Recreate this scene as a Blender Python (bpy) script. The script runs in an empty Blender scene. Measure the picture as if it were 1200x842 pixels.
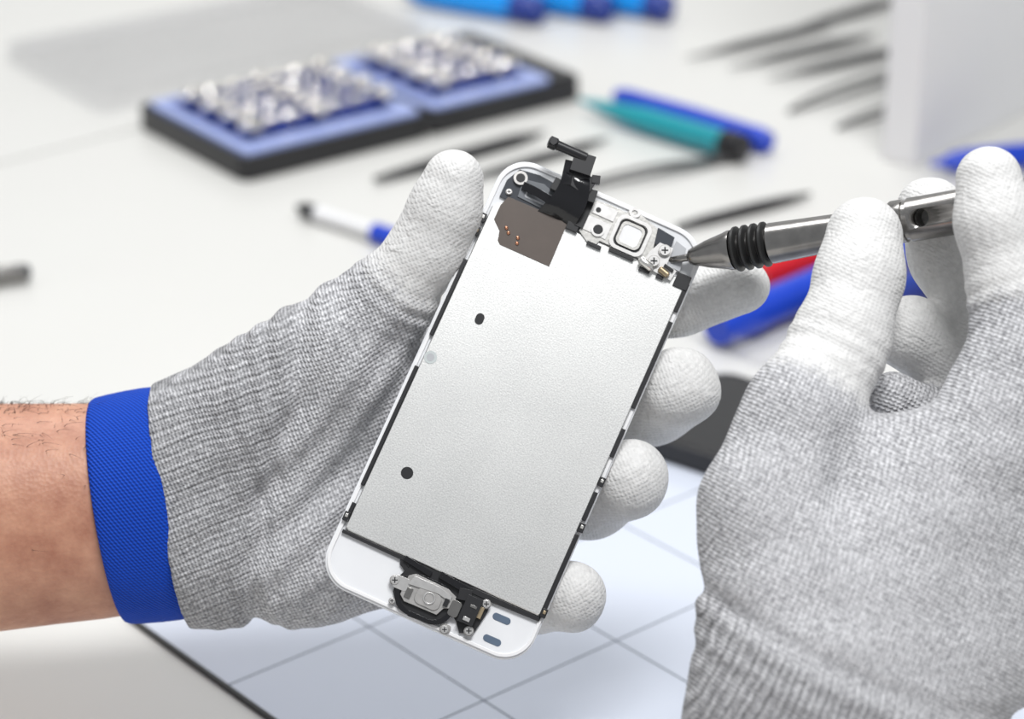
import bpy, bmesh, math, random
import numpy as np
from mathutils import Vector, Matrix
random.seed(7); rng=np.random.default_rng(3)
TZ=0.75   # table top height (m)
MM=0.001
scene=bpy.context.scene
scene.view_settings.view_transform='Standard'
scene.view_settings.look='None'

# ------------------------------------------------------------------ materials
def nodes_of(m):
    m.use_nodes=True; nt=m.node_tree
    return nt, nt.nodes, nt.links, nt.nodes['Principled BSDF']
def mat(name,col,rough=.5,metal=0.,var=.04,nscale=300.,bump=0.,bscale=900.,spec=.5,trans=0.,coat=0.,aniso=None,ior=None):
    m=bpy.data.materials.new(name); nt,N,Lk,B=nodes_of(m)
    tc=N.new('ShaderNodeTexCoord'); nz=N.new('ShaderNodeTexNoise'); nz.inputs['Scale'].default_value=nscale; nz.inputs['Detail'].default_value=4
    Lk.new(tc.outputs['Object'],nz.inputs['Vector'])
    r=N.new('ShaderNodeValToRGB')
    c0=[max(0,c*(1-var)) for c in col]; c1=[min(1,c*(1+var)) for c in col]
    r.color_ramp.elements[0].position=.3; r.color_ramp.elements[1].position=.7
    r.color_ramp.elements[0].color=(*c0,1); r.color_ramp.elements[1].color=(*c1,1)
    Lk.new(nz.outputs['Fac'],r.inputs['Fac']); Lk.new(r.outputs['Color'],B.inputs['Base Color'])
    B.inputs['Roughness'].default_value=rough; B.inputs['Metallic'].default_value=metal
    B.inputs['Specular IOR Level'].default_value=spec
    B.inputs['Transmission Weight'].default_value=trans
    B.inputs['Coat Weight'].default_value=coat
    if ior: B.inputs['IOR'].default_value=ior
    if bump>0:
        n2=N.new('ShaderNodeTexNoise'); n2.inputs['Scale'].default_value=bscale; n2.inputs['Detail'].default_value=3
        Lk.new(tc.outputs['Object'],n2.inputs['Vector'])
        b=N.new('ShaderNodeBump'); b.inputs['Strength'].default_value=bump; b.inputs['Distance'].default_value=.0004
        Lk.new(n2.outputs['Fac'],b.inputs['Height']); Lk.new(b.outputs['Normal'],B.inputs['Normal'])
    return m

M_table=mat('table_laminate',(.66,.655,.63),.28,nscale=6,var=.02,bump=.03,bscale=1500)
M_seam=mat('seam_dark',(.10,.10,.10),.7)
M_leg=mat('leg_steel',(.35,.35,.36),.4,1)
M_wall=mat('wall_paint',(.7,.7,.69),.8,nscale=4)
M_floor=mat('floor_vinyl',(.35,.35,.35),.5,nscale=8)
M_white=mat('white_plastic',(.80,.80,.81),.3,nscale=200,var=.01)
M_glasswhite=mat('white_glass',(.78,.79,.81),.12,nscale=100,var=.01,coat=.3)
M_black=mat('black_plastic',(.012,.012,.014),.35)
M_blackgloss=mat('black_flex',(.008,.008,.01),.15,bump=.25,bscale=350)
M_rubber=mat('black_rubber',(.014,.014,.014),.45)
M_dark=mat('dark_grey_film',(.045,.05,.06),.25)
M_taupe=mat('taupe_film',(.095,.075,.064),.33)
M_steel=mat('steel',(.62,.61,.60),.34,1,nscale=700,var=.08)
M_steeld=mat('satin_steel',(.42,.41,.40),.42,1,nscale=700,var=.1)
M_steelb=mat('bright_steel',(.86,.84,.80),.25,1,nscale=900,var=.06,bump=.1)
M_bit=mat('chrome_bit',(.97,.94,.88),.12,1,nscale=300,var=.03)
M_gun=mat('gunmetal',(.30,.29,.28),.24,1,nscale=300,var=.12)
M_tool=mat('dark_tool_steel',(.13,.13,.135),.35,.8)
M_copper=mat('copper',(.75,.36,.22),.3,1)
M_brass=mat('brass_contact',(.45,.36,.24),.35,1)
M_blue=mat('blue_plastic',(.006,.05,.52),.3)
M_bluebr=mat('bright_blue_plastic',(.008,.30,.85),.15)
M_teal=mat('teal_plastic',(.008,.30,.36),.3)
M_red=mat('red_plastic',(.65,.012,.02),.3)
M_yellow=mat('yellow_plastic',(.8,.45,.02),.35)
M_peri=mat('periwinkle_plastic',(.33,.40,.70),.22)
M_deepblue=mat('deep_blue_plastic',(.015,.04,.26),.35)
M_grey=mat('grey_pad',(.42,.43,.45),.4)
M_greyd=mat('grey_film',(.16,.17,.185),.25)
M_slot=mat('slot_blue',(.10,.14,.20),.3)
M_dot=mat('pale_sticker',(.50,.54,.54),.4)
def m_clear():
    m=bpy.data.materials.new('clear_plastic'); m.use_nodes=True; nt=m.node_tree; N=nt.nodes; Lk=nt.links; N.clear()
    o=N.new('ShaderNodeOutputMaterial'); mx=N.new('ShaderNodeMixShader'); t=N.new('ShaderNodeBsdfTransparent'); g=N.new('ShaderNodeBsdfGlossy'); tc=N.new('ShaderNodeTexCoord'); nz=N.new('ShaderNodeTexNoise'); mr=N.new('ShaderNodeMapRange')
    nz.inputs['Scale'].default_value=12; Lk.new(tc.outputs['Object'],nz.inputs['Vector']); mr.inputs[3].default_value=.06; mr.inputs[4].default_value=.16
    Lk.new(nz.outputs['Fac'],mr.inputs[0]); t.inputs['Color'].default_value=(.97,.97,.975,1); g.inputs['Roughness'].default_value=.1
    Lk.new(mr.outputs[0],mx.inputs[0]); Lk.new(t.outputs[0],mx.inputs[1]); Lk.new(g.outputs[0],mx.inputs[2]); Lk.new(mx.outputs[0],o.inputs[0])
    return m
M_clear=m_clear()

def m_plate():
    m=bpy.data.materials.new('satin_aluminium'); nt,N,Lk,B=nodes_of(m)
    tc=N.new('ShaderNodeTexCoord')
    n=N.new('ShaderNodeTexNoise'); n.inputs['Scale'].default_value=2600; n.inputs['Detail'].default_value=2
    n2=N.new('ShaderNodeTexNoise'); n2.inputs['Scale'].default_value=45; n2.inputs['Detail'].default_value=3
    for a in (n,n2): Lk.new(tc.outputs['Object'],a.inputs['Vector'])
    r=N.new('ShaderNodeMapRange'); r.inputs[3].default_value=.34; r.inputs[4].default_value=.40
    Lk.new(n2.outputs['Fac'],r.inputs[0]); Lk.new(r.outputs[0],B.inputs['Roughness'])
    cr=N.new('ShaderNodeValToRGB'); cr.color_ramp.elements[0].position=.3; cr.color_ramp.elements[1].position=.7
    cr.color_ramp.elements[0].color=(.60,.60,.595,1); cr.color_ramp.elements[1].color=(.78,.78,.765,1)
    Lk.new(n.outputs['Fac'],cr.inputs['Fac']); Lk.new(cr.outputs['Color'],B.inputs['Base Color'])
    b=N.new('ShaderNodeBump'); b.inputs['Strength'].default_value=.18; b.inputs['Distance'].default_value=.0001
    Lk.new(n.outputs['Fac'],b.inputs['Height']); Lk.new(b.outputs['Normal'],B.inputs['Normal'])
    B.inputs['Metallic'].default_value=1.
    return m
M_plate=m_plate()

def math_node(N,Lk,op,a,b=None):
    n=N.new('ShaderNodeMath'); n.operation=op
    for i,x in enumerate((a,b)):
        if x is None: continue
        if isinstance(x,(int,float)): n.inputs[i].default_value=x
        else: Lk.new(x,n.inputs[i])
    return n.outputs[0]
def m_glove(name,kd,kl,white):
    m=bpy.data.materials.new(name); nt,N,Lk,B=nodes_of(m)
    kn=N.new('ShaderNodeAttribute'); kn.attribute_name='knit'
    ct=N.new('ShaderNodeAttribute'); ct.attribute_name='coat'
    cf=N.new('ShaderNodeAttribute'); cf.attribute_name='cuff'
    tc=N.new('ShaderNodeTexCoord')
    sp=N.new('ShaderNodeSeparateXYZ'); Lk.new(kn.outputs['Vector'],sp.inputs[0])
    wn=N.new('ShaderNodeTexNoise'); wn.inputs['Scale'].default_value=40; Lk.new(tc.outputs['Object'],wn.inputs['Vector'])
    wob=math_node(N,Lk,'MULTIPLY',wn.outputs['Fac'],3.2)
    u=math_node(N,Lk,'ADD',sp.outputs[0],wob); v=math_node(N,Lk,'ADD',sp.outputs[1],wob)
    su=math_node(N,Lk,'ABSOLUTE',math_node(N,Lk,'SINE',math_node(N,Lk,'MULTIPLY',u,math.pi/1.15)))
    zig=math_node(N,Lk,'MULTIPLY',su,1.5)
    sv=math_node(N,Lk,'SINE',math_node(N,Lk,'ADD',math_node(N,Lk,'MULTIPLY',v,2*math.pi/.95),zig))
    h=math_node(N,Lk,'ADD',math_node(N,Lk,'MULTIPLY',su,.6),math_node(N,Lk,'MULTIPLY',sv,.32))
    hn=N.new('ShaderNodeTexNoise'); hn.inputs['Scale'].default_value=1.5; hn.inputs['Detail'].default_value=2; hn.inputs['Roughness'].default_value=.6
    mp=N.new('ShaderNodeMapping'); mp.inputs['Scale'].default_value=(1.0,.6,1.0)
    Lk.new(kn.outputs['Vector'],mp.inputs[0]); Lk.new(mp.outputs[0],hn.inputs['Vector'])
    cr=N.new('ShaderNodeValToRGB'); e=cr.color_ramp.elements
    e[0].position=.28;e[1].position=.64; e[0].color=(*kd,1); e[1].color=(*kl,1)
    Lk.new(hn.outputs['Fac'],cr.inputs['Fac'])
    gp=N.new('ShaderNodeMapRange'); gp.inputs[1].default_value=-.1; gp.inputs[2].default_value=.75; gp.inputs[3].default_value=.60; gp.inputs[4].default_value=1.08
    Lk.new(h,gp.inputs[0])  # painted shade: yarn colour darkened in the crevices between stitches
    mx=N.new('ShaderNodeMix'); mx.data_type='RGBA'; mx.blend_type='MULTIPLY'; mx.inputs[0].default_value=1.
    Lk.new(cr.outputs['Color'],mx.inputs[6]); Lk.new(gp.outputs[0],mx.inputs[7])
    rib=math_node(N,Lk,'ABSOLUTE',math_node(N,Lk,'SINE',math_node(N,Lk,'MULTIPLY',u,math.pi/1.9)))
    cd=N.new('ShaderNodeMapRange'); cd.inputs[3].default_value=.44; cd.inputs[4].default_value=.86; Lk.new(rib,cd.inputs[0])
    cmx=N.new('ShaderNodeMix'); cmx.data_type='RGBA'; cmx.blend_type='MULTIPLY'
    Lk.new(cf.outputs['Fac'],cmx.inputs[0]); Lk.new(mx.outputs[2],cmx.inputs[6]); Lk.new(cd.outputs[0],cmx.inputs[7])
    wn2=N.new('ShaderNodeTexNoise'); wn2.inputs['Scale'].default_value=700; wn2.inputs['Detail'].default_value=4; Lk.new(tc.outputs['Object'],wn2.inputs['Vector'])
    wc=N.new('ShaderNodeValToRGB'); wc.color_ramp.elements[0].position=.3; wc.color_ramp.elements[1].position=.7
    wc.color_ramp.elements[0].color=(*[c*.86 for c in white],1); wc.color_ramp.elements[1].color=(*white,1)
    Lk.new(wn2.outputs['Fac'],wc.inputs['Fac'])
    rg=math_node(N,Lk,'ADD',ct.outputs['Fac'],math_node(N,Lk,'MULTIPLY',math_node(N,Lk,'SUBTRACT',wn2.outputs['Fac'],.5),.9))
    cs=N.new('ShaderNodeMapRange'); cs.inputs[1].default_value=.18; cs.inputs[2].default_value=.78; Lk.new(rg,cs.inputs[0])
    fm=N.new('ShaderNodeMix'); fm.data_type='RGBA'
    Lk.new(cs.outputs[0],fm.inputs[0]); Lk.new(cmx.outputs[2],fm.inputs[6]); Lk.new(wc.outputs['Color'],fm.inputs[7])
    Lk.new(fm.outputs[2],B.inputs['Base Color'])
    rr=N.new('ShaderNodeMapRange'); rr.inputs[3].default_value=.9; rr.inputs[4].default_value=.55; Lk.new(cs.outputs[0],rr.inputs[0]); Lk.new(rr.outputs[0],B.inputs['Roughness'])
    ks=N.new('ShaderNodeMapRange'); ks.inputs[3].default_value=1.; ks.inputs[4].default_value=.30; Lk.new(cs.outputs[0],ks.inputs[0])
    hh=math_node(N,Lk,'MULTIPLY',h,ks.outputs[0])
    hh=math_node(N,Lk,'ADD',hh,math_node(N,Lk,'MULTIPLY',math_node(N,Lk,'MULTIPLY',rib,cf.outputs['Fac']),.7))
    wn3=N.new('ShaderNodeTexNoise'); wn3.inputs['Scale'].default_value=1100; wn3.inputs['Detail'].default_value=3; Lk.new(tc.outputs['Object'],wn3.inputs['Vector'])
    hh=math_node(N,Lk,'ADD',hh,math_node(N,Lk,'MULTIPLY',wn3.outputs['Fac'],.5))
    wn4=N.new('ShaderNodeTexNoise'); wn4.inputs['Scale'].default_value=190; wn4.inputs['Detail'].default_value=2; wn4.inputs['Distortion'].default_value=1.2; Lk.new(tc.outputs['Object'],wn4.inputs['Vector'])
    hh=math_node(N,Lk,'ADD',hh,math_node(N,Lk,'MULTIPLY',wn4.outputs['Fac'],2.2))
    b=N.new('ShaderNodeBump'); b.inputs['Strength'].default_value=.8; b.inputs['Distance'].default_value=.0004
    Lk.new(hh,b.inputs['Height']); Lk.new(b.outputs['Normal'],B.inputs['Normal'])
    B.inputs['Specular IOR Level'].default_value=.25
    B.inputs['Sheen Weight'].default_value=.1
    return m
M_glove=m_glove('knit_glove',(.27,.27,.285),(.68,.68,.70),(.72,.715,.705))

def m_skin():
    m=bpy.data.materials.new('skin'); nt,N,Lk,B=nodes_of(m)
    tc=N.new('ShaderNodeTexCoord'); n=N.new('ShaderNodeTexNoise'); n.inputs['Scale'].default_value=70; n.inputs['Detail'].default_value=6; n.inputs['Roughness'].default_value=.65
    Lk.new(tc.outputs['Object'],n.inputs['Vector'])
    r=N.new('ShaderNodeValToRGB'); r.color_ramp.elements[0].position=.32; r.color_ramp.elements[1].position=.68
    r.color_ramp.elements[0].color=(.36,.15,.095,1); r.color_ramp.elements[1].color=(.60,.32,.21,1)
    Lk.new(n.outputs['Fac'],r.inputs['Fac']); Lk.new(r.outputs['Color'],B.inputs['Base Color'])
    B.inputs['Roughness'].default_value=.48
    B.inputs['Subsurface Weight'].default_value=.1; B.inputs['Subsurface Radius'].default_value=(1,.35,.2); B.inputs['Subsurface Scale'].default_value=.002
    v=N.new('ShaderNodeTexVoronoi'); v.inputs['Scale'].default_value=900; Lk.new(tc.outputs['Object'],v.inputs['Vector'])
    b=N.new('ShaderNodeBump'); b.inputs['Strength'].default_value=.3; b.inputs['Distance'].default_value=.0003
    Lk.new(v.outputs['Distance'],b.inputs['Height']); Lk.new(b.outputs['Normal'],B.inputs['Normal'])
    return m
M_skin=m_skin(); M_hair=mat('arm_hair',(.045,.025,.018),.6)
def m_band():
    m=bpy.data.materials.new('blue_elastic'); nt,N,Lk,B=nodes_of(m)
    kn=N.new('ShaderNodeAttribute'); kn.attribute_name='knit'
    sp=N.new('ShaderNodeSeparateXYZ'); Lk.new(kn.outputs['Vector'],sp.inputs[0])
    a=math_node(N,Lk,'SINE',math_node(N,Lk,'MULTIPLY',math_node(N,Lk,'ADD',sp.outputs[0],math_node(N,Lk,'MULTIPLY',sp.outputs[1],1.4)),2*math.pi/1.5))
    c=math_node(N,Lk,'SINE',math_node(N,Lk,'MULTIPLY',sp.outputs[0],2*math.pi/.8))
    h=math_node(N,Lk,'ADD',a,math_node(N,Lk,'MULTIPLY',c,.5))
    r=N.new('ShaderNodeMapRange'); r.inputs[1].default_value=-1.5; r.inputs[2].default_value=1.5; Lk.new(h,r.inputs[0])
    cr=N.new('ShaderNodeValToRGB'); cr.color_ramp.elements[0].color=(.002,.022,.24,1); cr.color_ramp.elements[1].color=(.003,.08,.60,1)
    Lk.new(r.outputs[0],cr.inputs['Fac']); Lk.new(cr.outputs['Color'],B.inputs['Base Color'])
    b=N.new('ShaderNodeBump'); b.inputs['Strength'].default_value=.5; b.inputs['Distance'].default_value=.0003
    Lk.new(h,b.inputs['Height']); Lk.new(b.outputs['Normal'],B.inputs['Normal']); B.inputs['Roughness'].default_value=.75
    B.inputs['Specular IOR Level'].default_value=.25
    return m
M_band=m_band()

def m_mat():
    m=bpy.data.materials.new('work_mat_print'); nt,N,Lk,B=nodes_of(m)
    tc=N.new('ShaderNodeTexCoord'); sp=N.new('ShaderNodeSeparateXYZ'); Lk.new(tc.outputs['Object'],sp.inputs[0])
    def line(o,step):
        q=math_node(N,Lk,'DIVIDE',o,step); fr=math_node(N,Lk,'ABSOLUTE',math_node(N,Lk,'SUBTRACT',math_node(N,Lk,'FRACT',math_node(N,Lk,'ADD',q,.5)),.5))
        return math_node(N,Lk,'LESS_THAN',math_node(N,Lk,'MULTIPLY',fr,step),.00034)
    l=math_node(N,Lk,'MAXIMUM',line(sp.outputs[0],.052),line(sp.outputs[1],.055))
    mx=N.new('ShaderNodeMix'); mx.data_type='RGBA'; Lk.new(l,mx.inputs[0])
    mx.inputs[6].default_value=(.60,.64,.73,1); mx.inputs[7].default_value=(.12,.14,.18,1)
    Lk.new(mx.outputs[2],B.inputs['Base Color']); B.inputs['Roughness'].default_value=.1
    return m
M_mat=m_mat()

# ------------------------------------------------------------------ mesh builder (millimetres)
class MB:
    def __init__(s): s.v=[];s.f=[];s.m=[];s.mats=[]
    def mi(s,m):
        if m not in s.mats: s.mats.append(m)
        return s.mats.index(m)
    def add(s,vs,fs,m):
        o=len(s.v); s.v+= [tuple(x) for x in vs]; k=s.mi(m)
        for f in fs: s.f.append([i+o for i in f]); s.m.append(k)
    def prism(s,pts,z0,z1,m,top=None):
        n=len(pts); a=sum(pts[i][0]*pts[(i+1)%n][1]-pts[(i+1)%n][0]*pts[i][1] for i in range(n))
        if a<0: pts=pts[::-1]
        tp=top or pts
        vs=[(x,y,z0) for x,y in pts]+[(x,y,z1) for x,y in tp]
        fs=[list(range(n))[::-1],list(range(n,2*n))]+[[i,(i+1)%n,n+(i+1)%n,n+i] for i in range(n)]
        s.add(vs,fs,m)
    def ring(s,outer,inner,z0,z1,m):
        n=len(outer); vs=[(x,y,z0) for x,y in outer]+[(x,y,z1) for x,y in outer]+[(x,y,z0) for x,y in inner]+[(x,y,z1) for x,y in inner]
        fs=[]
        for i in range(n):
            j=(i+1)%n
            fs+=[[i,j,n+j,n+i],[n+i,n+j,3*n+j,3*n+i],[2*n+j,2*n+i,3*n+i,3*n+j],[j,i,2*n+i,2*n+j]]
        s.add(vs,fs,m)
    def circ(s,c,r0,r1,z0,z1,m,n=28,sy=1.):
        f=lambda r:[(c[0]+r*math.cos(2*math.pi*i/n),c[1]+sy*r*math.sin(2*math.pi*i/n)) for i in range(n)]
        s.ring(f(r1),f(r0),z0,z1,m)
    def box(s,c,d,m,rot=0):
        x,y,z=c; a,b,h=[q/2 for q in d]; co,si=math.cos(rot),math.sin(rot)
        s.prism([(x+p*co-q*si,y+p*si+q*co) for p,q in((-a,-b),(a,-b),(a,b),(-a,b))],z-h,z+h,m)
    def lathe(s,p0,p1,prof,m,seg=28,flat=1.):
        p0=Vector(p0);p1=Vector(p1);ax=(p1-p0).normalized()
        up=Vector((0,0,1)) if abs(ax.z)<.95 else Vector((0,1,0))
        e1=ax.cross(up).normalized(); e2=e1.cross(ax)
        for k in range(len(prof)-1):
            a,b=prof[k],prof[k+1]; mm=b[2] if len(b)>2 else m
            vs=[]
            for t,r in((a[0],a[1]),(b[0],b[1])):
                for i in range(seg):
                    w=2*math.pi*i/seg; vs.append(p0+ax*t+e1*(r*math.cos(w))+e2*(r*flat*math.sin(w)))
            s.add(vs,[[i,(i+1)%seg,seg+(i+1)%seg,seg+i] for i in range(seg)],mm)
        for end,rev in((prof[0],True),(prof[-1],False)):
            vs=[p0+ax*end[0]+e1*(end[1]*math.cos(2*math.pi*i/seg))+e2*(end[1]*flat*math.sin(2*math.pi*i/seg)) for i in range(seg)]
            s.add(vs,[list(range(seg))[::-1] if rev else list(range(seg))],end[2] if len(end)>2 else m)
    def cyl(s,c,r,z0,z1,m,seg=28):
        s.prism([(c[0]+r*math.cos(2*math.pi*i/seg),c[1]+r*math.sin(2*math.pi*i/seg)) for i in range(seg)],z0,z1,m)
    def sheet(s,rows,th,m):
        nr=len(rows);nc=len(rows[0]); vs=[p for r in rows for p in r]+[(p[0],p[1],p[2]-th) for r in rows for p in r]
        o=nr*nc; fs=[]
        for i in range(nr-1):
            for j in range(nc-1):
                a=i*nc+j; fs.append([a,a+1,a+nc+1,a+nc]); fs.append([o+a,o+a+nc,o+a+nc+1,o+a+1])
        for i in range(nr-1):
            for j in(0,nc-1):
                a=i*nc+j; fs.append([a,a+nc,o+a+nc,o+a])
        for j in range(nc-1):
            for i in(0,nr-1):
                a=i*nc+j; fs.append([a,a+1,o+a+1,o+a])
        s.add(vs,fs,m)
    def obj(s,name,bevel=0,parent=None,ang=35,loc=(0,0,0),rotz=0):
        me=bpy.data.meshes.new(name); me.from_pydata([(x*MM,y*MM,z*MM) for x,y,z in s.v],[],s.f)
        for m in s.mats: me.materials.append(m)
        me.polygons.foreach_set('material_index',s.m)
        bm=bmesh.new(); bm.from_mesh(me); bmesh.ops.remove_doubles(bm,verts=bm.verts,dist=1e-6); bmesh.ops.recalc_face_normals(bm,faces=bm.faces); bm.to_mesh(me); bm.free()
        me.polygons.foreach_set('use_smooth',[True]*len(me.polygons)); me.set_sharp_from_angle(angle=math.radians(ang)); me.update()
        o=bpy.data.objects.new(name,me); bpy.context.collection.objects.link(o)
        if parent: o.parent=parent
        else:
            o.location=(loc[0]*MM,loc[1]*MM,TZ+loc[2]*MM); o.rotation_euler=(0,0,rotz)
        if bevel>0:
            b=o.modifiers.new('b','BEVEL'); b.width=bevel*MM; b.segments=3; b.limit_method='ANGLE'; b.angle_limit=math.radians(40)
        return o
def rrect(x0,y0,x1,y1,r,n=8):
    P=[]
    for cx,cy,a in((x1-r,y1-r,0),(x0+r,y1-r,90),(x0+r,y0+r,180),(x1-r,y0+r,270)):
        for i in range(n+1):
            w=math.radians(a+90*i/n); P.append((cx+r*math.cos(w),cy+r*math.sin(w)))
    return P
def empty(name,M=None):
    e=bpy.data.objects.new(name,None); bpy.context.collection.objects.link(e); e.empty_display_size=.02
    if M: e.matrix_world=M
    return e

# ------------------------------------------------------------------ room + bench
b=MB(); b.prism([(-2500,-1500),(2500,-1500),(2500,2400),(-2500,2400)],-20,0,M_floor); b.obj('floor',loc=(0,0,-750))
b=MB(); b.prism([(-2500,2400),(2500,2400),(2500,2450),(-2500,2450)],0,2600,M_wall); b.obj('wall_back',loc=(0,0,-750))
b=MB()
A=(math.cos(math.radians(40.3)),math.sin(math.radians(40.3)))
def onseam(x): return 1093+(x+232)*A[1]/A[0]
b.prism([(-1200,onseam(-1200)-2.4),(-1200,255),(1200,255),(1200,1900),((1900-1093)*A[0]/A[1]-232+2.4,1900)],-25,0,M_table)
b.prism([(-1200,onseam(-1200)),((1900-1093)*A[0]/A[1]-232,1900),(-1200,1900)],-25,0,M_table)
b.prism([(-1190,265),(1190,265),(1190,1890),(-1190,1890)],-45,-25.2,M_seam)
for x in(-1150,1150):
    for y in(310,1850): b.box((x,y,-397.5),(50,50,705),M_leg)
b.obj('workbench')

# work mat
b=MB(); b.prism(rrect(0,-300,212,0,2),0.3,1.5,M_mat)
o=b.obj('grid_work_mat',loc=(-119,686,0),rotz=math.radians(40.3))
b=MB(); b.ring(rrect(-1.1,-301,213,1.1,3),rrect(0,-300,212,0,2),0,2.0,M_black); ob=b.obj('mat_rim'); ob.location=(0,0,0); ob.parent=o

# ------------------------------------------------------------------ bit case
e_u=math.radians(37.2)
b=MB()
for k in range(2):
    x0=0 if k==0 else 104; x1=102 if k==0 else 193
    b.prism(rrect(x0,0,x1,95,6),0,8.5,M_black)
    xa,xb=(x0+4,x1-2) if k==0 else (x0+2,x1-16)
    b.prism(rrect(xa,4,xb,91,4),8.5,9.3,M_deepblue)
    b.ring(rrect(xa,4,xb,91,4),rrect(xa+7,15,xb-5,86,3),8.5,12.5,M_peri)
    b.ring(rrect(x0,0,x1,95,6),rrect(x0+3,3,x1-1.5,92,4),8.5,11,M_black)
    if k==1: b.prism(rrect(x1-15,3,x1-1,92,3),8.5,12,M_black)
    nrow=4
    for r in range(nrow):
        yy=26+r*17
        b.box(((xa+xb)/2,yy,11.),(xb-xa-16,8,4),M_deepblue)
        n=7 if k==0 else 5
        for i in range(n):
            xx=xa+13+i*(xb-xa-26)/(n-1)
            tilt=random.uniform(-.1,.1); h=random.uniform(13,15); rr=random.choice((3.2,3.6,3.9))
            p0=(xx,yy+3,13); p1=(xx+h*math.sin(tilt)*.7+1.5,yy+3-h*.75,13+h*.45)
            b.lathe(p0,p1,[(0,rr),(h*.55,rr),(h*.62,rr*.6),(h,rr*.5)] if i%3 else [(0,rr*.6),(h*.4,rr*.6),(h*.42,rr*1.15),(h,rr*1.15)],M_bit,seg=14)
for y in(18,77):b.lathe((103,y-8,8.5),(103,y+8,8.5),[(0,2.2),(16,2.2)],M_black,seg=12)
b.box((103,1.2,6.5),(14,4,6),M_black)
b.obj('screwdriver_bit_case',bevel=.6,loc=(-119,1066,0),rotz=e_u)

# clear lid behind the case
b=MB()
b.ring(rrect(0,0,190,105,6),rrect(1.2,1.2,188.8,103.8,5),0,9,M_clear); b.prism(rrect(1.2,1.2,188.8,103.8,5),8.2,9,M_clear)
b.obj('clear_plastic_lid',loc=(-196,1160,0),rotz=math.radians(36))

# ------------------------------------------------------------------ pen shaped tools
def tool(name,p0,p1,prof,m,flat=1.,z=None):
    L=(Vector(p1)-Vector(p0)).length; b=MB()
    r=max(q[1] for q in prof)*flat
    z=r+.1 if z is None else z
    b.lathe((0,0,0),(1,0,0),[(q[0]*L,)+tuple(q[1:]) for q in prof],m,flat=flat)
    return b.obj(name,loc=(p0[0],p0[1],z),rotz=math.atan2(p1[1]-p0[1],p1[0]-p0[0]))
handle=lambda m,m2:[(0,.9,m2),(.08,2.2,m2),(.12,4,m2),(.2,5.2,m),(.5,5.6,m),(.8,5.3,m),(.86,5.8,m2),(.97,5.6,m2),(1,4.5,m2)]
tool('blue_pry_pen',(50,1170),(117,1103),[(0,3,M_blue),(.06,4.6,M_blue),(.5,5.6,M_blue),(.9,5.6,M_blue),(.93,6,M_blue),(1,4.8,M_blue)],M_blue)
tool('teal_pry_pen',(32,1160),(105,1091),[(0,.8,M_teal),(.15,3.2,M_teal),(.4,5.8,M_teal),(.88,6.3,M_teal),(.89,6.9,M_black),(.99,6.7,M_black),(1,5,M_black)],M_teal)
spud=[(0,.5),(.15,1.4),(.35,3.2),(.7,3.8),(.85,2.6),(1,1)]
for i,(p0,p1) in enumerate([((88,1240),(168,1298)),((108,1224),(188,1279)),((126,1207),(206,1260))]):
    tool('steel_spudger',p0,p1,spud,M_tool,flat=.6)
tool('steel_spudger',(140,1282),(215,1350),spud,M_tool,flat=.6)
def tweezers(name,p0,p1,m,w=9):
    L=(Vector(p1)-Vector(p0)).length; b=MB()
    for sgn in(-1,1):
        P=[];n=16
        for i in range(n+1):
            t=i/n; off=sgn*w*.5*math.sin(math.pi*t**.8)*.9; P.append((L*t,off,0.6+1.8+2*math.sin(t*math.pi)))
        rows=[]
        for i,(x,y,z) in enumerate(P):
            t=i/n; hw=.6+2.6*min(1,t*1.6) if t<.9 else 3.2
            rows.append([(x,y-hw*.4,z),(x,y+hw*.4,z)])
        b.sheet(rows,1.8,m)
    b.box((L-6,0,3),(12,5,3.4),m)
    return b.obj(name,bevel=.2,loc=(p0[0],p0[1],0),rotz=math.atan2(p1[1]-p0[1],p1[0]-p0[0]))
tweezers('tweezers',(132,1160),(212,1232),M_tool,11)
tweezers('tweezers',(152,1136),(222,1188),M_tool,8)
tool('black_spudger',(-60.6,1064),(15.9,1128),[(0,1.6),(.1,2.4),(.4,3.8),(.8,3.6),(.93,1.8),(1,.5)],M_black,flat=.7)
tool('black_spudger',(-20,1066),(45,1120),[(0,1.),(.2,2.2),(.5,3),(.8,2.6),(1,.5)],M_black,flat=.7)
tweezers('tweezers',(24,1052),(100,1094),M_tool,9)
tool('black_spudger',(70,1008),(130,1047),[(0,1.6),(.2,2.8),(.6,3.2),(.8,2.6),(1,1)],M_black,flat=.7)
tool('cleaning_brush',(-92,1026),(-30,973),[(0,1.2,M_black),(.06,3.2,M_black),(.14,3.4,M_black),(.15,3.2,M_grey),(.40,3.0,M_white),(.55,3.4,M_white),(.56,4.2,M_blue),(.75,4.2,M_blue),(1,3,M_white)],M_black)
tool('steel_driver_shaft',(-330,905),(-194,953),[(0,4.5),(.9,4.5),(.92,3.6),(.985,3.6),(1,2.5,M_dark)],M_gun)
for p0,p1 in(((-62,1345),(16,1303)),((-14,1346),(52,1306)),((24,1344),(84,1308)),((-28,1385),(40,1362))):
    tool('blue_screwdriver',p0,p1,[(q[0],q[1]*1.35)+q[2:] for q in handle(M_bluebr,M_deepblue)],M_bluebr)

# white board at right
b=MB(); b.prism([(0,0),(330,0),(330,18),(0,18)],0,360,M_white)
b.obj('white_shelf_panel',bevel=1,loc=(181.5,1086,0),rotz=math.radians(50))

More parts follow.
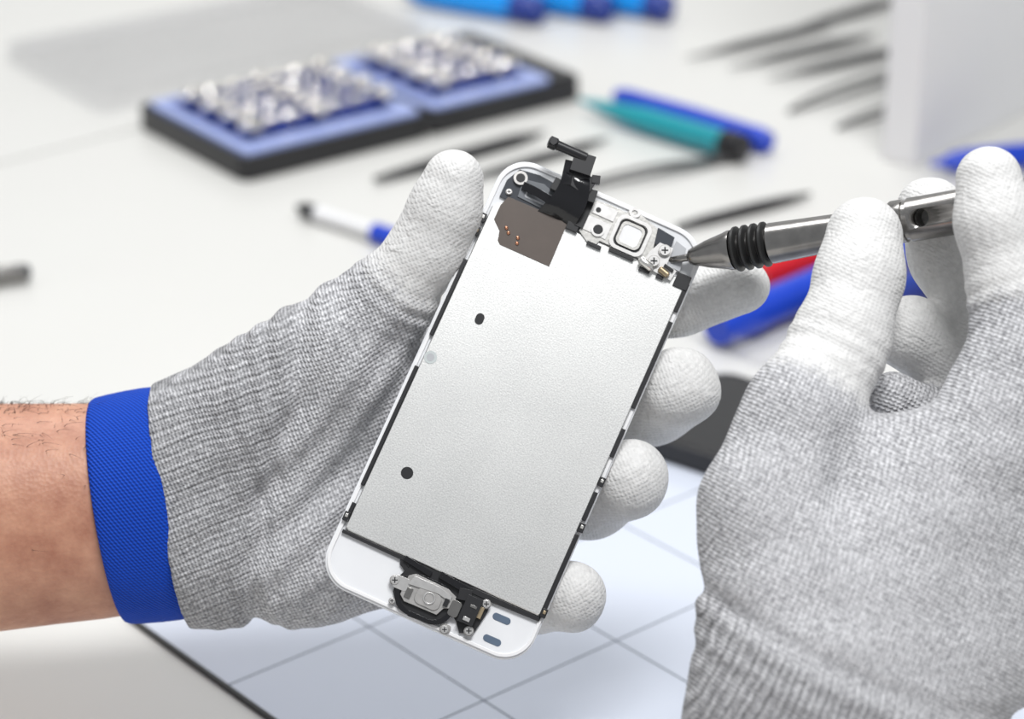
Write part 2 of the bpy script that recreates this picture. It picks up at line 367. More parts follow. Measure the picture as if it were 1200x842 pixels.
# clear tray with drivers on the right
b=MB()
b.ring(rrect(0,0,175,64,5),rrect(1.6,1.6,173.4,62.4,4),0,9,M_clear)
b.obj('clear_parts_tray',loc=(94,869,0),rotz=math.radians(41))
def inclined(name,p0,p1,m,m2,r=1.):
    b=MB(); L=(Vector(p1)-Vector(p0)).length
    b.lathe((0,0,0),tuple(Vector(p1)-Vector(p0)),[(q[0]*L,q[1]*r,q[2]) for q in handle(m,m2)],m)
    return b.obj(name,loc=p0)
inclined('blue_screwdriver',(178,983,9),(77,886,9),M_blue,M_blue,1.4)
inclined('red_screwdriver',(208,1033,8),(98,941,8),M_red,M_red,1.2)
inclined('yellow_screwdriver',(242,976,9),(169,911,9),M_yellow,M_yellow,1.1)
inclined('blue_screwdriver',(196,960,9),(118,893,9),M_deepblue,M_black,1.2)
inclined('blue_screwdriver',(186,1072,7),(262,1092,7),M_blue,M_blue,1.0)
# dark phone on the bench
b=MB(); b.prism(rrect(0,-62,128,0,8),0,7,M_black); b.prism(rrect(3,-59,125,-3,6),7,7.3,M_blackgloss)
b.obj('black_smartphone',bevel=.8,loc=(76,849,2.2),rotz=math.radians(-37))

# ------------------------------------------------------------------ phone display assembly
W=Vector((.913,-.1888,-.3617)).normalized(); Lv=Vector((.4047,.531,.7444)); Lv=(Lv-W*Lv.dot(W)).normalized(); Nv=W.cross(Lv)
T=Vector((.87,599.2,113.5))
MP=Matrix(((W.x,Lv.x,Nv.x,T.x*MM),(W.y,Lv.y,Nv.y,T.y*MM),(W.z,Lv.z,Nv.z,TZ+T.z*MM),(0,0,0,1)))
phone=empty('phone_display_assembly',MP)
b=MB(); b.prism(rrect(-29,-61.5,29,61.5,8.5,14),-1.2,.2,M_glasswhite); b.obj('front_glass',bevel=.35,parent=phone)
b=MB(); b.ring(rrect(-28.6,-60.9,28.6,60.9,8.2,14),rrect(-27.7,-60,27.7,60,7.5,14),.2,.75,M_white); b.obj('frame_rim',bevel=.15,parent=phone)
b=MB()
b.prism([(-27.1,-46.6),(-26,-47.2),(27.2,-47.2),(27.6,-46.6),(27.6,46),(25,48.7),(-24,48.7),(-27.1,46)],.2,1.5,M_plate)
b.obj('back_plate',bevel=.3,parent=phone)
b=MB()
def slot(x,y,r,l,ang,z0,z1,m):
    P=[];co,si=math.cos(ang),math.sin(ang)
    for i in range(20):
        w=2*math.pi*i/20; px=r*math.cos(w)+(l if math.cos(w)>0 else -l); py=r*math.sin(w); P.append((x+px*co-py*si,y+px*si+py*co))
    b.prism(P,z0,z1,m)
slot(-17.8,17,1.15,.4,math.pi/2,1.5,1.56,M_black); b.cyl((-18.4,-27.5),1.6,1.5,1.56,M_black)
b.cyl((-25.3,2.5),1.7,1.5,1.62,M_dot); b.cyl((-25.3,2.5),1.0,1.62,1.66,M_grey)
b.obj('plate_holes',parent=phone)
b=MB()
for y0,y1 in((30,8),(-1,-35),(-40,-43)): b.prism([(-28.1,y1),(-27.1,y1),(-27.1,y0),(-28.1,y0)],.5,1.65,M_black)
for y0,y1 in((48,40),(37,12),(6,-2),(-12,-20),(-24,-45)): b.prism([(27.5,y1),(28.6,y1),(28.6,y0),(27.5,y0)],.5,1.65,M_black)
b.prism([(-27.4,-47.3),(-27.4,-48.2),(-10,-48.4),(-8,-49.6),(-8,-47.3)],.2,1.3,M_black)
b.prism([(9,-47.3),(28,-47.3),(28,-48.4),(14,-48.9),(9,-48.9)],.2,1.3,M_black)
b.prism([(24.5,50),(24.5,46),(28.4,46),(28.4,50)],.2,1.9,M_black)
for x,y,d in((-28,42,1.),(-28,38,.8),(-28,-44,1.),(28.3,-9,1.),(28.3,-22,1.),(28.3,-46,.9)):
    b.box((x,y,1.2),(1.5,2.4,1.6),M_black); b.box((x,y+.2,2.),(.8,.9,.4),M_steelb if d==1. else M_brass)
b.obj('side_clips',bevel=.12,parent=phone)
def screw(b,x,y,z,r=1.35):
    b.cyl((x,y),r*1.25,z-.5,z,M_steeld,20); b.cyl((x,y),r,z,z+.5,M_steel,20)
    for a in(.4,.4+math.pi/2): b.box((x,y,z+.53),(r*1.3,r*.28,.1),M_black,a)
b=MB()
b.prism([(-26.4,49.2),(-4,49.2),(-3,52),(-6,57.6),(-19,58.8),(-24.5,58),(-26.4,54)],.2,1.0,M_dark)
b.prism([(-22,51),(-12,50.5),(-11,55),(-17,57),(-22.5,56)],1.0,1.35,M_greyd)
b.ring(rrect(-20.5,51.6,-13.5,55,.6,3),rrect(-20.,52.1,-14.,54.5,.4,3),1.35,1.5,M_grey)
b.prism([(-25.2,47),(-24.2,49.9),(-7.2,50.2),(-6.9,37.2),(-21,37.2),(-22,38),(-22.6,40.5),(-25.2,42.8)],1.5,1.62,M_taupe)
for x,y in((-21.6,42.2),(-20.6,41.2),(-17.8,41.),(-17.4,39.6)): b.lathe((x,y,1.6),(x+.8,y-.5,1.8),[(0,.3),(.4,.5),(.9,.3)],M_copper,seg=10)
b.cyl((-23.3,55.8),1.9,1.,1.9,M_steeld); b.cyl((-23.3,55.8),1.2,1.9,2.0,M_black)
screw(b,-24.6,51.2,1.3,.7)
b.obj('top_film_and_tape',bevel=.08,parent=phone)
b=MB()
rows=[]
for i in range(15):
    t=i/14; y=49.5+13*t; z=1.6+5.0*math.sin(math.pi*min(1,t*.75))+.5*math.sin(9*t); xc=-10.5+1.5*math.sin(3*t)
    hw=5.2-1.6*t
    rows.append([(xc-hw,y,z),(xc-hw*.3,y+.3,z+.7*math.sin(5*t+1)),(xc+hw*.3,y,z-.3),(xc+hw,y-.2,z+.4)])
b.sheet(rows,.25,M_blackgloss)
rows=[]
for i in range(10):
    t=i/9; x=-22+13*t; y=54.2-1.8*t; z=1.8+2.0*math.sin(math.pi*t)
    rows.append([(x,y-1.1,z),(x,y+1.1,z+.3)])
b.sheet(rows,.3,M_blackgloss)
b.lathe((-20.4,66.3,8),(-9.6,66.6,7),[(0,.9),(.3,1.7),(2.2,1.7),(2.5,1.3),(10.8,1.3)],M_black,seg=16)
b.lathe((-19,66.3,8),(-19,66.3,10.6),[(0,1.),(2.6,1.)],M_black,seg=12)
b.box((-9.8,64.8,6.2),(5.6,5.4,3),M_black,.1)
b.box((-8.6,60.6,4.4),(7.4,5,3.4),M_black,-.15); b.box((-5.6,58.2,4.),(5,3.4,3),M_black,.1)
b.box((-12.4,61.3,5.6),(2.8,6.5,1.2),M_blackgloss,.2); b.box((-5.,62.6,5.4),(2.2,2.2,2),M_black,.3)
b.box((-11.5,57.3,3.2),(7,3.4,2.4),M_black,-.1)
b.box((-4.2,53.6,2.4),(2.4,7.5,1.2),M_black,.0); b.box((-5.6,49.3,2.2),(3.2,2,1.2),M_black)
b.obj('camera_flex_cable',bevel=.25,parent=phone)
b=MB()
b.prism([(-3.6,49.2),(-.2,47.2),(1.6,47.2),(2.4,48.9),(6,48.9),(13.4,48.9),(14.4,47.6),(16,47.4),(16.2,52),(15,58.2),(9,60),(6.6,60),(5.8,58.8),(1,58.9),(-3.4,58.4)],1.5,2.1,M_steelb)
b.prism([(-3,50),(3.6,49.8),(3.6,54),(-3,54)],2.1,2.4,M_steel)
b.prism([(-2.6,55),(3.6,55),(3.6,58.2),(-2.6,58)],2.1,2.5,M_steel)
b.ring(rrect(4.4,48.6,14,58.2,2.2),rrect(5.3,49.5,13.1,57.3,1.8),2.1,2.9,M_steel)
b.prism(rrect(5.4,49.6,13.0,57.2,1.8),2.1,2.25,M_black)
b.ring(rrect(5.9,50.1,12.5,56.7,1.6),rrect(6.6,50.8,11.8,56.,1.2),2.1,2.75,M_steelb)
b.prism(rrect(6.6,50.8,11.8,56.,1.2),2.1,2.5,M_white)
b.cyl((.8,51.4),1.3,2.1,2.5,M_black); b.circ((.8,51.4),1.3,1.9,2.1,2.7,M_steel,20)
b.circ((7.8,59.6),.8,1.6,1.6,2.6,M_steel,20,.8)
b.cyl((-1.2,56.3),.7,2.1,2.6,M_black,16); b.box((1.5,47.2,2.2),(4,.8,.8),M_black); b.box((9,47.9,2.1),(7,.7,.8),M_black)
b.prism([(15.3,54.4),(20.3,54),(20.,58.),(15.,58.6)],1.,1.9,M_dark)
b.prism([(20.4,50.5),(24.8,50.2),(24,56.6),(20.8,57.4)],1.,1.5,M_grey)
b.prism([(15,47.6),(23.5,46.8),(24,49.8),(21,50.4),(20.8,55),(17,55),(15.5,51.5)],1.5,2.5,M_steel)
screw(b,19.0,53.4,3.0,1.35); screw(b,17.5,49.6,3.0,1.35)
b.lathe((14,48.6,3.2),(18.4,47.4,3.2),[(0,.8),(.6,1.1),(3.6,1.1),(4.2,.7)],M_steelb,seg=14)
b.lathe((19.5,48.5,3.),(22.6,47.6,3.),[(0,.5),(.4,.9),(2.8,.9),(3.2,.5)],M_brass,seg=14)
b.box((21.8,49.6,2.8),(2.8,.7,.8),M_black,-.2); b.box((16.2,46.6,2.),(3,.9,.9),M_black); b.box((20.6,46.6,2.),(2,.8,.9),M_black)
b.obj('earpiece_bracket',bevel=.12,parent=phone)
# home button
b=MB()
b.prism([(-11.4,-47.2),(-8,-46.4),(-3,-47),(5,-46.6),(10,-47.6),(14.6,-48.2),(15,-51.8),(14,-57.8),(10.6,-59.4),(8.6,-57),(6.6,-55.6),(5.4,-58),(2,-60.4),(-3,-60.8),(-7,-59.4),(-9.2,-56.6),(-9.6,-53),(-8.6,-50.6),(-10.4,-49.6)],.2,1.1,M_black)
b.ring(rrect(-8.8,-60.6,7,-49.8,5.2),rrect(-7.6,-59.4,5.8,-51,4.2),1.0,1.9,M_blackgloss)
b.prism([(-7.2,-56.6),(-5.6,-57.8),(3.4,-57.6),(4.4,-55.4),(6.2,-54.6),(6.2,-51.4),(3.6,-50.4),(-5.6,-50.2),(-7.2,-51.4)],1.1,2.0,M_steeld)
b.prism(rrect(-10.2,-55.6,-6,-52.2,1),1.2,2.1,M_steel)
b.prism([(-6.4,-53.4),(-5.6,-50.8),(1,-50.8),(5.2,-51.8),(5.2,-53.2),(1.6,-52.6)],2.0,2.5,M_steel)
b.prism(rrect(-3.6,-57,3.2,-52.8,1.6),2.0,2.35,M_steeld)
b.circ((.0,-54.6),1.2,1.6,2.3,2.6,M_steel,28); b.cyl((.0,-54.6),1.2,2.3,2.45,M_steeld)
b.box((-5.4,-55.4,2.2),(1.6,2.6,.5),M_gun); b.box((4.4,-53.8,2.4),(1.2,2,.8),M_black)
b.prism(rrect(5.6,-56.4,8.4,-52.2,.8),1.2,2.2,M_gun)
b.box((10.8,-53.2,2.2),(4.2,7.2,2.4),M_black); b.box((10.8,-55.6,3.5),(1.8,1.,.3),M_steel); b.box((11.2,-52.,3.45),(1.8,.7,.3),M_gun)
b.box((4.6,-48.4,1.8),(9,1.8,1.2),M_blackgloss,-.12); b.box((-6,-48.2,1.6),(8.,1.4,.9),M_blackgloss,-.15)
b.box((8,-50.0,1.9),(3.4,3.0,1.4),M_black,.2); b.box((13.4,-52.6,1.4),(1.2,3,1.4),M_brass)
for x,y,r in((-9.9,-53.9,1.1),(6.8,-60.2,.95),(12.6,-58.0,1.05),(13.9,-49.9,1.0),(-8.4,-59.,.7)): screw(b,x,y,1.9,r)
b.prism(rrect(5.4,-61,8.2,-58.6,.8),.2,1.1,M_steeld)
slot(19,-51.6,.95,1.5,0,.2,.32,M_slot); slot(19,-57.6,.95,1.5,0,.2,.32,M_slot)
b.obj('home_button_assembly',bevel=.1,parent=phone)

# ------------------------------------------------------------------ SDF hands
def smin(a,bb,k):
    h=np.maximum(k-np.abs(a-bb),0)/k
    return np.minimum(a,bb)-h*h*k*.25
def capd(P,a,ra,bq,rb):
    a=np.array(a,np.float32); d=np.array(bq,np.float32)-a; L2=float(d@d)
    x=P[0]-a[0];y=P[1]-a[1];z=P[2]-a[2]
    t=np.clip((x*d[0]+y*d[1]+z*d[2])/L2,0,1)
    return np.sqrt((x-t*d[0])**2+(y-t*d[1])**2+(z-t*d[2])**2)-(ra+t*(rb-ra))
def chain(P,pts,k):
    r=None
    for p,q in zip(pts[:-1],pts[1:]):
        d=capd(P,p[:3],p[3],q[:3],q[3]); r=d if r is None else smin(r,d,k)
    return r
def surface_nets(D,lo,h):
    nx,ny,nz=D.shape; S=D<0
    C=np.zeros((nx-1,ny-1,nz-1),np.int8)
    offs=[(i,j,k) for i in(0,1) for j in(0,1) for k in(0,1)]
    for i,j,k in offs: C+=S[i:nx-1+i,j:ny-1+j,k:nz-1+k]
    act=(C>0)&(C<8); I=np.argwhere(act); idx=-np.ones(act.shape,np.int64); idx[act]=np.arange(len(I))
    pos=np.zeros((len(I),3)); cnt=np.zeros(len(I))
    for a in offs:
        for ax in range(3):
            if a[ax]: continue
            c=list(a); c[ax]=1
            da=D[I[:,0]+a[0],I[:,1]+a[1],I[:,2]+a[2]]; dc=D[I[:,0]+c[0],I[:,1]+c[1],I[:,2]+c[2]]
            mk=(da<0)!=(dc<0); t=np.where(mk,da/np.where(mk,da-dc,1),0)
            pp=np.tile(np.array(a,float),(len(I),1)); pp[:,ax]+=t
            pos[mk]+=pp[mk]; cnt+=mk
    V=(I+pos/cnt[:,None])*h+np.array(lo)
    F=[]
    for ax in range(3):
        o1,o2=[(1,2),(2,0),(0,1)][ax]
        sl0=[slice(None)]*3; sl1=[slice(None)]*3; sl0[ax]=slice(0,-1); sl1[ax]=slice(1,None)
        s0=S[tuple(sl0)]; s1=S[tuple(sl1)]; E=np.argwhere(s0!=s1)
        E=E[(E[:,o1]>0)&(E[:,o2]>0)&(E[:,o1]<D.shape[o1]-1)&(E[:,o2]<D.shape[o2]-1)]
        fl=s0[E[:,0],E[:,1],E[:,2]]
        q=[]
        for d1,d2 in((-1,-1),(0,-1),(0,0),(-1,0)):
            c=E.copy(); c[:,o1]+=d1; c[:,o2]+=d2; q.append(idx[c[:,0],c[:,1],c[:,2]])
        q=np.stack(q,1); q[~fl]=q[~fl][:,::-1]; F.append(q)
    return V,np.concatenate(F)
def build_glove(name,fingers,palm,coatb,knitb,lo,hi,h,wr,knitfn,cufffn,parent,cut,kf=3.0,kp=11.):
    ax=[np.arange(lo[i],hi[i],h,dtype=np.float32) for i in range(3)]
    P=np.meshgrid(*ax,indexing='ij')
    D=None
    for pts in palm:
        d=chain(P,pts,6.); D=d if D is None else smin(D,d,kp)
    for pts in fingers: D=smin(D,chain(P,pts,4.),kf)
    D=D+wr(P)
    n,c=cut  # glove ends at its wristband
    D=np.maximum(D,(P[0]-c[0])*n[0]+(P[1]-c[1])*n[1]+(P[2]-c[2])*n[2])
    V,F=surface_nets(D,lo,h)
    me=bpy.data.meshes.new(name); me.from_pydata((V*MM).tolist(),[],F.tolist()); me.update()
    Q=[V[:,0],V[:,1],V[:,2]]
    dc=np.min([chain(Q,p,1.) for p in coatb],axis=0); dk=np.min([chain(Q,p,1.) for p in knitb],axis=0)
    coat=np.clip(.5+(dk-dc)/8.,0,1)
    at=me.attributes.new('coat','FLOAT','POINT'); at.data.foreach_set('value',coat.astype(np.float32))
    at=me.attributes.new('cuff','FLOAT','POINT'); at.data.foreach_set('value',cufffn(V).astype(np.float32))
    at=me.attributes.new('knit','FLOAT_VECTOR','POINT'); at.data.foreach_set('vector',knitfn(V).astype(np.float32).ravel())
    me.materials.append(M_glove); me.polygons.foreach_set('use_smooth',[True]*len(me.polygons))
    o=bpy.data.objects.new(name,me); bpy.context.collection.objects.link(o); o.location=(0,0,TZ); o.parent=parent
    sm=o.modifiers.new('s','SMOOTH'); sm.factor=.5; sm.iterations=2
    return o
def lown(P,amp,seed,lam=(14,30)):
    r=np.random.default_rng(seed); s=0
    for i in range(7):
        d=r.normal(size=3); d/=np.linalg.norm(d); k=2*math.pi/r.uniform(*lam)
        s=s+np.sin((P[0]*d[0]+P[1]*d[1]+P[2]*d[2])*k+r.uniform(0,6))
    return s*(amp/2.6)
def axis_s(P,a,b_):
    a=np.array(a,float);d=np.array(b_,float)-a;d/=np.linalg.norm(d)
    return (P[0]-a[0])*d[0]+(P[1]-a[1])*d[1]+(P[2]-a[2])*d[2]
def gauss(x,s): return np.exp(-(x/s)**2)
def near(P,c,r): return np.exp(-((P[0]-c[0])**2+(P[1]-c[1])**2+(P[2]-c[2])**2)/(r*r))

# ---- hand holding the phone
handA=empty('gloved_hand')
em=(-.16,.41,.898); ea=(.987,.066,.146)
c0=Vector((-90.5,616,77)); c1=Vector((-109.5,615,74.5))
th=[(-15.2,627,165.8,7.9),(-17.6,625.5,158,9.1),(-22.4,624,147,9.8),(-32.5,623,134,11.8),(-46,622,118,17.5),(-66.7,618,95,20.5)]
ix=[(60.6,629,135,8.0),(44.7,633,128,8.8),(21.4,642,122,10),(-9.4,634,112,12)]
md=[(44.0,614,111.5,11.0),(38.2,626,102.5,11.2),(21.7,636,94,11),(-9.5,631,92,13)]
rg=[(30.6,599,92.5,10.6),(21.8,611,82,11),(4.8,624,72,11),(-16.6,621,79,13)]
lt=[(15.,580.5,68,9.4),(5.,592,61.5,9.6),(-9.5,603,60,10),(-28,605,67,13)]
palmA=[[(-85,620,88,20),(-45,624,110,17)],[(-66,619,103,19.5),(-47,622,118,18)],[(-85,617,77,21),(-9.5,633,93,13)],[(-75,621,86,20),(-9.4,636,110,12)],
       [(-85,612,70,20),(-16.6,622,79,13)],[(-85,610,66,18),(-52,609,64,16.5),(-28,606,67,14)],
       [(-108,619,86,19),(-66,621,91,19)],[(-104,612,66,19),(-62,609,67,18)]]
def cuffline(x,z):
    zz=np.clip(z-75,-40,38)          # seam between palm and elastic cuff
    return x+67-.16*zz-.004*zz**2
def wrA(P):
    s=axis_s(P,(-22.6,624,147),(-45.5,622,117))
    w=.8*np.sin(s*2*math.pi/4.2+.18*P[1]+.1*P[0])*gauss(s-14,6)*near(P,(-29,616,132),17)
    s2=P[0]*.95+P[2]*.25
    w=w+.5*np.sin(s2*2*math.pi/6.2+.8*np.sin(P[2]*.12))*gauss(P[0]+66,12)
    w=w+2.3*gauss(cuffline(P[0],P[2]),3.0)
    s3=axis_s(P,(-60,600,90),(-40,600,60))
    w=w+1.1*np.sin(s3*2*math.pi/11+.05*P[0])*near(P,(-50,600,80),30)
    s5=axis_s(P,(-50,610,125),(-30,610,105))
    w=w+1.1*np.sin(s5*2*math.pi/8.5+.09*P[2])*near(P,(-34,606,112),20)
    return w+lown(P,.4,5)*(1-np.clip(1.3*near(P,(-17,626,160),18),0,1))
Aax=np.array([.93,.16,.33]); Aax/=np.linalg.norm(Aax); Bax=np.array([-.33,.1,.93]); Bax-=Aax*(Aax@Bax); Bax/=np.linalg.norm(Bax); Cax=np.cross(Aax,Bax)
def knA(V): return np.stack([V@Bax,V@Aax,V@Cax*.3],1)
def cuA(V): return .75*np.clip(-cuffline(V[:,0],V[:,2])/4,0,1)
build_glove('glove',[th,ix,md,rg,lt],palmA,[th[:3]+[(-27.5,623.5,140,10.5)],ix,md,rg,lt],[[(-32.5,623,134,11.8)]+th[4:]]+palmA,
            (-112,565,35),(78,665,182),1.1,wrA,knA,cuA,handA,((-.987,-.066,-.146),(-92.5,616,76.7)))
def loft(name,secs,e_m,e_a,m,parent,seg=72,cap=True):
    e_m=Vector(e_m).normalized();e_a=Vector(e_a).normalized();e_m=(e_m-e_a*e_m.dot(e_a)).normalized();e_n=e_a.cross(e_m)
    vs=[];fs=[];K=[];s=0;prev=None
    for c,ra,rb in secs:
        c=Vector(c)
        if prev is not None: s+=(c-prev).length
        prev=c
        for i in range(seg):
            w=2*math.pi*i/seg; p=c+e_m*(ra*math.cos(w))+e_n*(rb*math.sin(w)); vs.append(p*MM); K.append((w*28,s,0))
    n=len(secs)
    for j in range(n-1):
        for i in range(seg): fs.append([j*seg+i,j*seg+(i+1)%seg,(j+1)*seg+(i+1)%seg,(j+1)*seg+i])
    if cap: fs.append(list(range(seg))[::-1]); fs.append([(n-1)*seg+i for i in range(seg)])
    me=bpy.data.meshes.new(name); me.from_pydata([tuple(v) for v in vs],[],fs)
    bm=bmesh.new();bm.from_mesh(me);bmesh.ops.recalc_face_normals(bm,faces=bm.faces);bm.to_mesh(me);bm.free()
    at=me.attributes.new('knit','FLOAT_VECTOR','POINT'); at.data.foreach_set('vector',np.array(K,np.float32).ravel())
    me.polygons.foreach_set('use_smooth',[True]*len(me.polygons)); me.set_sharp_from_angle(angle=math.radians(50)); me.materials.append(m)
    o=bpy.data.objects.new(name,me); bpy.context.collection.objects.link(o); o.location=(0,0,TZ); o.parent=parent
    return o,e_m,e_n
secs=[]
for t,g in((0,-5),(0,-.6),(.02,.1),(.08,.6),(.25,.9),(.5,1.0),(.75,.9),(.92,.7),(.98,.2),(1,-.5),(1,-3)):
    secs.append((c0.lerp(c1,t),31.2-.9*t+g,24.6+g))
loft('wristband',secs,em,ea,M_band,handA,cap=False)
fs_=[((-96,616,76.5),26,20),((-106,615,75),28.6,22.2),((-112,615,74.6),29.2,22.8),((-125,614.5,74),29.9,24),((-150,612,73.5),31.4,26),((-185,609,73),34,30),((-240,603,72),38,35),((-300,596,71),41,38),((-330,592,70),40,37),((-345,590,70),33,30),((-350,589,70),15,14)]
fo,fm,fn=loft('forearm',fs_,(-.04,.41,.9),(1,.06,.03),M_skin,handA,seg=96)
cu=bpy.data.curves.new('arm_hair','CURVE'); cu.dimensions='3D'; cu.bevel_depth=.00007; cu.bevel_resolution=0
for i in range(800):
    x=-175+65*random.random()**1.4; j=0
    for q in range(len(fs_)-1):
        if fs_[q+1][0][0]<=x<=fs_[q][0][0]: j=q
    t=(x-fs_[j][0][0])/(fs_[j+1][0][0]-fs_[j][0][0]); c=Vector(fs_[j][0]).lerp(Vector(fs_[j+1][0]),t); ra=fs_[j][1]*(1-t)+fs_[j+1][1]*t; rb=fs_[j][2]*(1-t)+fs_[j+1][2]*t
    w=random.gauss(.15,.45)*random.choice((1,1,-1)); p=c+fm*(ra*math.cos(w))+fn*(rb*math.sin(w)); nrm=(fm*math.cos(w)/ra+fn*math.sin(w)/rb).normalized()
    tdir=Vector((random.uniform(-.2,.9),random.uniform(-.6,.2),random.uniform(-.5,.3))); L=random.uniform(3,9)
    sp=cu.splines.new('POLY'); sp.points.add(3)
    for k in range(4):
        s=k/3; pp=p+nrm*(L*.36*s*(1-.35*s))+tdir*(L*.7*s*s+.2*s*L); sp.points[k].co=(*(pp*MM),1); sp.points[k].radius=1-.8*s
cu.materials.append(M_hair); ho=bpy.data.objects.new('arm_hair',cu); bpy.context.collection.objects.link(ho); ho.location=(0,0,TZ); ho.parent=handA

# ---- hand holding the screwdriver
handB=empty('gloved_hand')
th2=[(87.7,592.7,163.8,9.6),(86,585,156,10.6),(81,574,144,11.5),(69.5,558,130,14),(61.6,542,113,17),(64.5,526,94,20)]
ix2=[(116.2,586,181.2,8.1),(117.2,580,172.5,9.1),(121.2,574,158.7,10.4),(123,563,143,13),(113,549,123,18)]
md2=[(107.2,613.7,162.7,8.4),(112,611,150,9),(120,604,141,10),(127,586,133,12),(129,558,118,15)]
rg2=[(101.4,596,135.8,9.6),(111,596,128.5,9.8),(124,588,122,11),(141,560,106,14)]
lt2=[(96,579,124,8),(104,580,118,8.8),(115,573,112,10),(145,552,92,13)]
palmB=[[(68,512,80,22),(113,549,119,18)],[(82,512,74,22),(132,556,110,18)],[(90,514,74,20),(148,556,98,18)],
       [(62,512,77,20),(64.5,526,94,19.5)],[(69,556,122,11),(108,551,118,14)],
       [(61,508,73,18),(55,462,42,18)],[(90,508,72,16),(82,462,42,16)],[(75,508,76,19),(68,462,44,19)],[(70,535,104,16),(125,552,108,17)]]
cpt=np.array([75,517,87.5]); cn=np.array([-.416,-.377,-.827]); cn/=np.linalg.norm(cn)
def cufd(P): return (P[0]-cpt[0])*cn[0]+(P[1]-cpt[1])*cn[1]+(P[2]-cpt[2])*cn[2]
def wrB(P):
    s=axis_s(P,(85,585,156),(69,558,130))
    w=.6*np.sin(s*2*math.pi/4.4+.2*P[1])*gauss(s-22,8)*near(P,(76,565,138),20)
    s2=cufd(P)+.35*((P[0]-75)/10)**2
    w=w+(1.6*gauss(s2-1,3)+.4*np.sin(s2*2*math.pi/6.5)*gauss(s2-9,9))*np.clip((125-P[2])/15,0,1)
    s4=axis_s(P,(117,580,172),(122,563,143))
    w=w+.6*np.sin(s4*2*math.pi/4.6+.15*P[0])*gauss(s4-16,7)*near(P,(121,568,150),18)
    s6=axis_s(P,(75,545,120),(110,548,112))
    w=w+1.0*np.sin(s6*2*math.pi/13+.06*P[2])*near(P,(92,540,112),28)
    return w+lown(P,.45,11)*(1-np.clip(1.4*near(P,(88,592,162),18)+1.4*near(P,(116,586,180),18),0,1))
A2=np.array([.45,.38,.8]);A2/=np.linalg.norm(A2);B2=np.array([.88,-.1,-.45]);B2-=A2*(A2@B2);B2/=np.linalg.norm(B2);C2=np.cross(A2,B2)
def knB(V): return np.stack([V@B2,V@A2,V@C2*.3],1)
def cuB(V): 
    P=[V[:,0],V[:,1],V[:,2]]; return np.clip((cufd(P)+.35*((P[0]-75)/10)**2)/6,0,1)*np.clip((125-P[2])/15,0,1)
cst=Vector((67,466,45)); ax2=Vector((-10,-46,-30)).normalized()
build_glove('glove',[th2,ix2,md2,rg2,lt2],palmB,[th2[:3]+[(75,566,137,12.5)],ix2[:3],md2[:4],rg2[:2]],[[th2[3]]+th2[4:],[(122.5,566,148,12.4)]+ix2[3:],lt2,rg2[2:]]+palmB,
            (20,430,8),(172,632,195),1.15,wrB,knB,cuB,handB,(tuple(ax2),tuple(cst+ax2*2)))
secs=[(cst+ax2*t,33.5+g,24.5+g) for t,g in((0,-5),(0,0),(2,.7),(10,1),(18,.7),(20,0),(20,-3))]
loft('wristband',secs,(1,0,0),tuple(ax2),M_band,handB,cap=False)
secs=[(cst+ax2*5,30,22)]+[((62,440,36),31,24),((52,400,32),32,25),((35,340,33),34,28),((15,270,34),37,31),((0,215,34),38,32),((-3,205,34),30,26),((-4,202,34),12,10)]
loft('forearm',secs,(1,0,0),(-.25,-1,0),M_skin,handB)

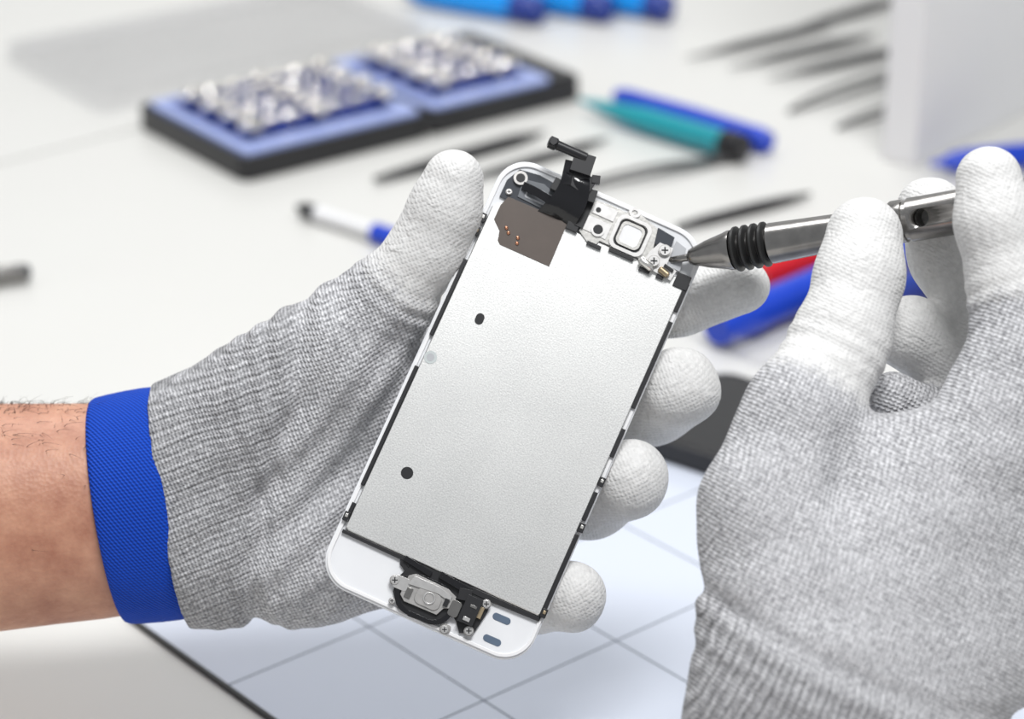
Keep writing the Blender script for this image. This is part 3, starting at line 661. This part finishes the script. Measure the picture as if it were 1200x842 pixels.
# ------------------------------------------------------------------ screwdriver in hand
p0=Vector((41.0,622,145)); p1=Vector((127,593,173))
b=MB()
prof=[(0,.35),(1,.9),(5.5,1.0),(6.2,2.0),(7.5,2.6),(9,2.9),(11,3.6),(16,4.8),(17.2,5.2),(18.2,5.2),(18.3,4.4)]
t=18.3
for i in range(4):
    prof+=[(t,4.5,M_gun),(t+.2,5.2,M_rubber),(t+.9,5.9,M_rubber),(t+1.5,5.9,M_rubber),(t+1.9,5.2,M_rubber),(t+2.1,4.4,M_rubber)]; t+=2.5
prof+=[(t,4.6,M_gun),(t+.3,5.3,M_gun),(t+9,5.0,M_gun),(t+22,4.6,M_gun),(t+32,4.9,M_gun),(t+33,5.5,M_gun),(t+36,5.5,M_gun),(t+36.2,5.0,M_gun),(t+37.2,5.0,M_gun),(t+37.4,5.6,M_gun),(t+60,5.6,M_gun),(t+61,5.2,M_gun),(t+62,5.2,M_gun),(t+63,5.6,M_gun),(t+84,5.6,M_gun),(t+86,4.6,M_gun)]
b.lathe(p0,p1,prof,M_gun,seg=40)
drv=b.obj('precision_screwdriver')
ax3=(p1-p0).normalized(); hc=p0+ax3*69.5
F_=Vector((0,-.91,.41)); F_=(F_-ax3*F_.dot(ax3)).normalized()
b=MB(); b.lathe(tuple(hc-F_*9),tuple(hc+F_*9),[(0,2.3),(18,2.3)],M_black,seg=24); cut=b.obj('hole_cutter')
bm_=drv.modifiers.new('hole','BOOLEAN'); bm_.object=cut; bm_.operation='DIFFERENCE'; bm_.solver='EXACT'
bpy.context.view_layer.update()
dg=bpy.context.evaluated_depsgraph_get(); me=bpy.data.meshes.new_from_object(drv.evaluated_get(dg))
drv.modifiers.clear(); 
if len(me.polygons)>50: drv.data=me
bpy.data.objects.remove(cut)

# ------------------------------------------------------------------ light + camera
w=bpy.data.worlds.new('room_light'); scene.world=w; w.use_nodes=True
w.node_tree.nodes['Background'].inputs[0].default_value=(.94,.97,1,1); w.node_tree.nodes['Background'].inputs[1].default_value=.42
def area(name,loc,tgt,sx,sy,pw,col=(1,1,1)):
    l=bpy.data.lights.new(name,'AREA'); l.shape='RECTANGLE'; l.size=sx; l.size_y=sy; l.energy=pw; l.color=col
    o=bpy.data.objects.new(name,l); bpy.context.collection.objects.link(o); o.location=loc
    o.rotation_euler=(Vector(tgt)-Vector(loc)).to_track_quat('-Z','Y').to_euler(); return o
area('ceiling_led_panel',(.24,.17,TZ+1.5),(0,.62,TZ+.1),.6,.3,21)
area('ceiling_led_panel',(-.3,1.5,TZ+1.6),(0,1.1,TZ),1.2,.5,16)
cam=bpy.data.cameras.new('camera'); co=bpy.data.objects.new('camera',cam); bpy.context.collection.objects.link(co)
co.location=(0,0,TZ+.4); co.rotation_euler=(math.radians(65.5),0,0)
cam.lens=90; cam.sensor_width=36; cam.clip_start=.01
cam.dof.use_dof=True; cam.dof.focus_distance=.656; cam.dof.aperture_fstop=9.5
scene.camera=co
